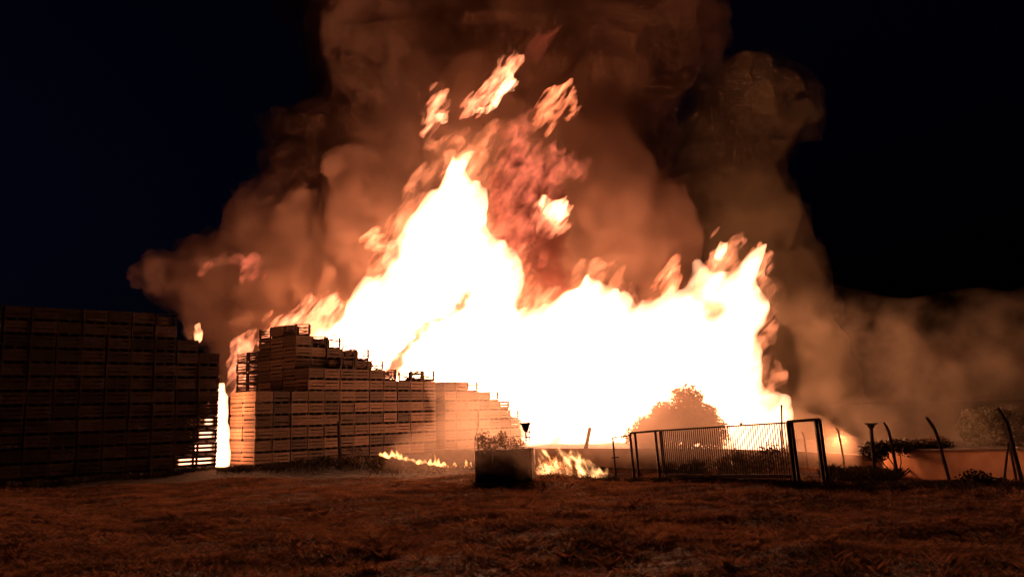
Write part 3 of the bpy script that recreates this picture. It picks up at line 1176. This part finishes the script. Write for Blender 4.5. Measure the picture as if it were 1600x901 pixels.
WISPS = [
    ([(718, 188), (728, 160), (745, 130), (768, 92), (790, 84), (818, 98), (806, 132), (780, 156), (752, 178), (734, 192)], 58, 'wisp', 'big torn flame high above the blaze, topmost of all', .8),
    ([(664, 212), (662, 180), (674, 158), (696, 142), (704, 174), (690, 196), (676, 212)], 58, 'wisp', 'small torn flame left of the topmost one', .6),
    ([(832, 198), (842, 170), (856, 146), (888, 132), (906, 150), (886, 176), (856, 196)], 57, 'red_wisp2', 'dull orange flame drifting right of the topmost one', .7),
    ([(752, 380), (746, 300), (770, 240), (770, 190), (830, 180), (846, 220), (905, 225), (925, 262), (880, 300), (890, 350), (850, 400), (800, 410)], 55, 'red_wisp', 'dark red flames curling in smoke above the middle of the blaze', 1.6),
    ([(818, 80), (838, 44), (870, 48), (872, 72), (846, 90)], 55, 'faint_red', 'faint red flame glow near the top of the smoke', 1.2),
    ([(838, 320), (858, 306), (888, 306), (890, 346), (864, 352), (844, 340)], 56, 'wisp', 'bright flame patch within the red flames', .7),
    ([(1112, 384), (1126, 368), (1148, 366), (1142, 396), (1126, 410)], 51.5, 'wisp', 'small flame above the right shoulder of the blaze', .4),
    ([(1160, 402), (1168, 384), (1192, 382), (1204, 412), (1192, 440), (1168, 430)], 51.5, 'wisp', 'flame knot at the right upper corner of the blaze', .4),
    ([(1018, 470), (1030, 440), (1044, 402), (1058, 418), (1064, 470)], 47, 'red_wisp2', 'thin reddish flame rising between the smoke and the blaze', .5),
    ([(296, 396), (326, 392), (366, 402), (428, 404), (430, 428), (404, 446), (352, 428), (312, 412)], 59, 'red_wisp', 'dull red flame glow in the left smoke billow', 1.0),
    ([(552, 362), (574, 348), (612, 366), (624, 386), (596, 392), (566, 380)], 60, 'red_wisp2', 'dull orange flame on the smoke left of the blaze', .6),
    ([(396, 530), (404, 506), (428, 492), (466, 502), (488, 474), (512, 462), (548, 470), (548, 545), (470, 550), (410, 540)], 53, 'wisp', 'flames licking over the top of the central stack', .7),
    ([(500, 560), (520, 545), (560, 540), (610, 560), (690, 585), (750, 600), (790, 640), (800, 690), (700, 690), (560, 610)], 60, 'fire', 'bright flames standing right behind the central stack', 1.5),
]
M['faint_red'] = flame_mat('faint_red_flame', 0.10, noise=1.1, floor=0.0, lo=0.40, hi=0.66, step=0.3, color=(1.0, 0.16, 0.07))
M['red_wisp2'] = flame_mat('orange_flame_wisp', 2.6, noise=2.2, floor=0.0, lo=0.44, hi=0.62, step=0.2, color=(1.0, 0.23, 0.09), stretch=(1, .4, .3))
for n, (pl, D, mt, lab, T) in enumerate(WISPS):
    puff('flame', pl, M[mt], D, T * 1.3, 1.1 * T + .1, .08, [(1.0, .25), (.45, .2), (.2, .12)], seed=20 + n, zst=2.2, ystretch=2.5, soft=True, warp=((1.4, .5), (.6, .3), (.25, .12)), shear=.8, grow=.15,
         label=lab, cat='flame', kind='thing')
M['wisp_core'] = flame_mat('flame_core', 9.0, noise=2.4, floor=0.1, lo=0.40, hi=0.60, step=0.2, color=(1.0, 0.36, 0.17), detail=5, stretch=(1, .4, .4))
CORES = [([(728, 186), (738, 168), (762, 158), (780, 134), (800, 112), (808, 124), (798, 146), (776, 166), (748, 182)], 58, 'white hot core of the topmost torn flame'),
         ([(676, 196), (680, 178), (694, 172), (700, 182), (690, 192)], 58, 'white core of the torn flame left of the topmost'),
         ([(838, 330), (848, 312), (884, 310), (890, 338), (870, 350), (848, 346)], 56.5, 'white core of the flame patch amid the red flames'),
         ([(1116, 398), (1120, 380), (1136, 376), (1138, 390), (1126, 402)], 51.5, 'white core of the flame above the right shoulder'),
         ([(1168, 428), (1174, 402), (1186, 400), (1188, 424), (1178, 440)], 51.5, 'white core of the flame knot at the right corner'),
         ([(1130, 470), (1130, 436), (1150, 420), (1170, 418), (1172, 440), (1160, 470)], 51.5, 'bright ragged flame on the right shoulder of the blaze')]
for n, (pl, D, lab) in enumerate(CORES):
    puff('flame', pl, M['wisp_core'], D, .55, .5, .07, [(.6, .15), (.28, .12)], seed=80 + n, zst=2, ystretch=2.5, soft=True, warp=((1.0, .25), (.4, .18)), shear=.7, grow=.06,
         label=lab, cat='flame', kind='thing')

# fire in the gap between the two stacks and through the slats beside it
puff('flame', [(333, 732), (336, 640), (340, 598), (352, 596), (358, 640), (358, 732)], M['gap_flame'], 39.4, .4, .3, .06, [(.6, .12), (.3, .06)], seed=41,
     label='white column of fire in the gap between the two stacks', cat='flame', kind='thing')
puff('flame', [(302, 532), (303, 506), (312, 498), (318, 516), (314, 534)], M['wisp_bright'], 43.0, .5, .3, .05, [(.5, .12), (.2, .08)], soft=True, warp=((.5, .15),), seed=42,
     label='small bright flame at the top right of the dark left stack', cat='flame', kind='thing')
puff('flame', [(356, 625), (352, 560), (362, 532), (384, 512), (404, 506), (404, 600), (384, 612)], M['wisp'], 46.6, 1.0, .7, .08, [(.8, .2), (.3, .2)], soft=True, warp=((1.0, .35), (.4, .15)), seed=43,
     label='flames eating the left side of the central stack', cat='flame', kind='thing')
for n, (k0, u0, u1) in enumerate([(0, .05, 1.9), (1, .35, 1.0), (2, .55, 1.0), (3, .75, 1.0)]):
    pass
fl = MB()
ca, sa = math.cos(angL), math.sin(angL)
for k, ln in ((0, 1.45), (1, .8), (2, .55), (3, .3)):
    x1 = NL * CW - .12
    x0 = x1 - ln
    c = []
    for zz in (-.58 + k * CH + .14, -.58 + k * CH + .50):
        for (a, b_) in ((x0, .35), (x1, .35), (x1, .80), (x0, .80)):
            c.append((oL[0] + a * ca - b_ * sa, oL[1] + a * sa + b_ * ca, zz))
    fl.hexa(c)
o = fl.build('flame', M['gap_flame'])
tag(o, 'fire glowing through the slats at the foot of the dark left stack', 'flame')


def small_fire(poly, D, label, T=.25, seed=1, name='flame'):
    puff(name, poly, M['small_flame'], D, T, .14, .028, [(.3, .05), (.12, .04)], seed=seed, zst=1.8, soft=True, warp=((.4, .08), (.15, .04)), ystretch=2, label=label, cat='flame', kind='thing')


_rf = random.Random(4)
_top, _bot = [], []
for q in range(38):
    px = 592 + q * 4.1
    yb = float(np.interp(px, [592, 612, 650, 690, 742], [708, 714, 722, 729, 731]))
    hh = float(np.interp(px, [592, 604, 630, 660, 676, 700, 720, 742], [5, 10, 6, 5, 17, 8, 6, 15]))
    _top.append((px, yb - hh * (_rf.uniform(.9, 1.5) if q % 2 else _rf.uniform(.25, .6))))
    _bot.append((px, yb + 1.5))
small_fire(_top + _bot[::-1], 33.3, 'low line of flames creeping through the grass before the stacks', seed=51, T=.3)
M['small_flame_soft'] = flame_mat('bush_flame', 12.0, noise=3.6, floor=0.0, lo=0.50, hi=0.68, step=0.3, color=(1.0, 0.42, 0.15), rot=0.5, stretch=(1, .6, .5), detail=7)
for n, (pl, D, lab) in enumerate([
        ([(834, 752), (838, 706), (850, 698), (862, 712), (876, 696), (890, 716), (902, 704), (912, 724), (930, 716), (942, 736), (958, 738), (950, 752), (900, 756)], 30.4, 'thin flames streaming through the burning bush by the wall end'),
        ([(896, 756), (898, 738), (908, 728), (918, 742), (930, 726), (940, 742), (952, 734), (960, 756)], 29.6, 'faint low flames at the right end of the burning grass'),
        ([(1116, 672), (1130, 676), (1138, 700), (1150, 724), (1140, 722), (1124, 700)], 29.5, 'narrow flame slanting down behind the gate bars'),
        ([(1168, 700), (1176, 700), (1188, 716), (1184, 726), (1172, 716)], 29.0, 'little flame behind the gate bars near the taller frame'),
        ([(1298, 684), (1304, 674), (1318, 666), (1324, 680), (1320, 690), (1306, 688)], 32, 'small flame burning right of the taller portal frame'),
        ([(776, 690), (790, 676), (830, 672), (832, 690)], 28.8, 'short flames in the scrub on top of the wall end')]):
    puff('flame', pl, M['small_flame_soft'], D, .4, .3, .045, [(.5, .12), (.2, .1)], seed=60 + n, zst=2, shear=-.5, soft=True, warp=((.6, .15), (.25, .08)), ystretch=2, label=lab, cat='flame', kind='thing')


# ================================================================== SMOKE
def smoke_depth(px):
    return float(np.interp(px, [200, 480, 760, 900, 1250, 1700], [70, 72, 71, 66, 60, 60]))


A_MAIN = [(440, -80), (446, 10), (468, 80), (484, 120), (470, 165), (440, 200), (470, 300), (480, 420), (500, 560), (500, 730), (1130, 730), (1140, 600), (1110, 450), (1080, 330),
          (1040, 260), (1060, 150), (1138, 50), (1170, -80)]
puff('smoke', A_MAIN, M['smoke'], lambda px: float(np.interp(px, [450, 800, 1150], [71, 69, 65])), 8.5, 5.5, 0.32, [(6, .8), (3, .4), (1.5, .28), (.75, .16)], warp=((5, 1.2), (2, .6), (.9, .25)), soft=True, grow=.9, billow=True, seed=5, lowy=2.0,
     label='towering brown smoke column rising straight behind the blaze', cat='smoke')
A_LEFT = [(540, 180), (450, 165), (404, 190), (398, 230), (410, 270), (404, 300), (372, 325), (356, 352), (300, 372), (250, 392), (230, 420), (234, 452), (270, 480),
          (300, 510), (330, 560), (350, 640), (600, 640), (640, 400), (600, 220)]
puff('smoke', A_LEFT, M['smoke'], 66, 4.5, 3.0, 0.28, [(4.5, .7), (2.4, .45), (1.2, .25), (.6, .13)], warp=((4, .7), (1.5, .35), (.7, .15)), grow=.35, billow=True, seed=15, lowy=1.5,
     label='rolling reddish smoke billow bulging out left over the stacks', cat='smoke')
A_RIGHT = [(1040, 120), (1120, 70), (1180, 80), (1240, 110), (1282, 180), (1284, 230), (1252, 290), (1270, 330), (1298, 400), (1312, 470), (1340, 560), (1340, 720), (1120, 720), (1060, 560), (1030, 330)]
puff('smoke', A_RIGHT, M['far_smoke'], 69, 5.5, 4.0, 0.34, [(5.5, .9), (3, .55), (1.5, .3), (.75, .15)], warp=((5, 1.0), (2, .5), (.9, .2)), soft=True, grow=.6, billow=True, seed=17, lowy=1.5,
     label='darker olive brown smoke column right of the main one', cat='smoke')
RSMOKE = [(1200, 420), (1300, 440), (1420, 460), (1520, 450), (1640, 440), (1700, 520), (1700, 700), (1700, 800), (1240, 800), (1220, 600)]
puff('smoke', RSMOKE, M['thin_smoke'], 52, 6.5, 4.5, 0.5, [(8, 1.5), (4, 1.0), (2, .5)], warp=((6, 1.5),), soft=True, seed=6,
     label='thin brown smoke drifting away at the right behind the trees', cat='smoke')
M['veil'] = smoke_mat('ground_haze', 0.12, (0.85, 0.75, 0.65), hetero=False, aniso=.5)
puff('smoke', [(600, 735), (620, 670), (760, 640), (900, 660), (1000, 640), (1100, 620), (1250, 640), (1340, 680), (1340, 745)], M['veil'], 31, 2.0, 1.6, 0.22, [(3, .5), (1.2, .35)], warp=((2, .5),), soft=True, seed=8,
     label='pale smoke veil hanging low over the wall behind the gate', cat='smoke')
M['wisp_smoke'] = smoke_mat('wispy_smoke', 0.10, (0.85, 0.75, 0.65), hetero=False, aniso=.5)
puff('smoke', [(690, 750), (700, 700), (740, 672), (800, 664), (850, 680), (870, 750)], M['wisp_smoke'], 26.9, 1.0, 1.1, 0.15, [(1.2, .35), (.5, .2)], warp=((1.5, .4),), soft=True, seed=28,
     label='wispy smoke curling in front of the dark wall end', cat='smoke')
M['stack_smoke'] = smoke_mat('stack_haze', 0.16, (0.85, 0.75, 0.65), hetero=False, aniso=.4)
puff('smoke', [(672, 716), (684, 596), (740, 590), (790, 630), (800, 716)], M['stack_smoke'], 44.5, 1.5, 2.4, 0.2, [(2, .6), (.9, .35)], warp=((2, .6),), soft=True, seed=29,
     label='pale smoke hanging before the far stepped stack', cat='smoke')
M['tree_smoke'] = smoke_mat('tree_haze', 0.8, (0.75, 0.62, 0.52), hetero=False, aniso=.3)
puff('smoke', [(975, 705), (985, 650), (1020, 608), (1070, 590), (1112, 602), (1134, 640), (1146, 705)], M['tree_smoke'], 36.8, 1.7, 1.4, 0.15, [(1.5, .4), (.6, .25)], warp=((1.5, .4),), soft=True, seed=18,
     label='brown smoke wrapped round the scorched tree before the fire', cat='smoke')
# dark smoke rope slanting across the white fire
M['dark_smoke'] = smoke_mat('dark_smoke', 4.2, (0.62, 0.40, 0.34), noise=1.3, lo=.36, hi=.58, floor=.3, step=.5)
puff('smoke', [(598, 578), (606, 556), (640, 528), (668, 505), (700, 482), (730, 455), (742, 458), (716, 490), (680, 510), (650, 536), (626, 572), (606, 590)], M['dark_smoke'], 50.0, .7, .45, .08, [(1.0, .22), (.4, .16), (.22, .1)], warp=((1.5, .35), (.5, .2)), grow=-.08, seed=9,
     label='dark rope of smoke slanting up across the white blaze', cat='smoke')
M['maroon_smoke'] = smoke_mat('maroon_smoke', 1.6, (0.14, 0.06, 0.05), noise=0.55, lo=.4, hi=.62, floor=.1, step=.4)
puff('smoke', [(768, 400), (756, 330), (770, 262), (800, 230), (860, 236), (890, 290), (880, 350), (900, 420), (885, 468), (845, 460), (808, 436)], M['maroon_smoke'], 57.0, 2.0, 1.8, .2, [(2, .4), (.9, .25)], warp=((2.5, .8), (1, .4)), soft=True, seed=48,
     label='dark maroon smoke rolling up inside the notch of the blaze', cat='smoke')
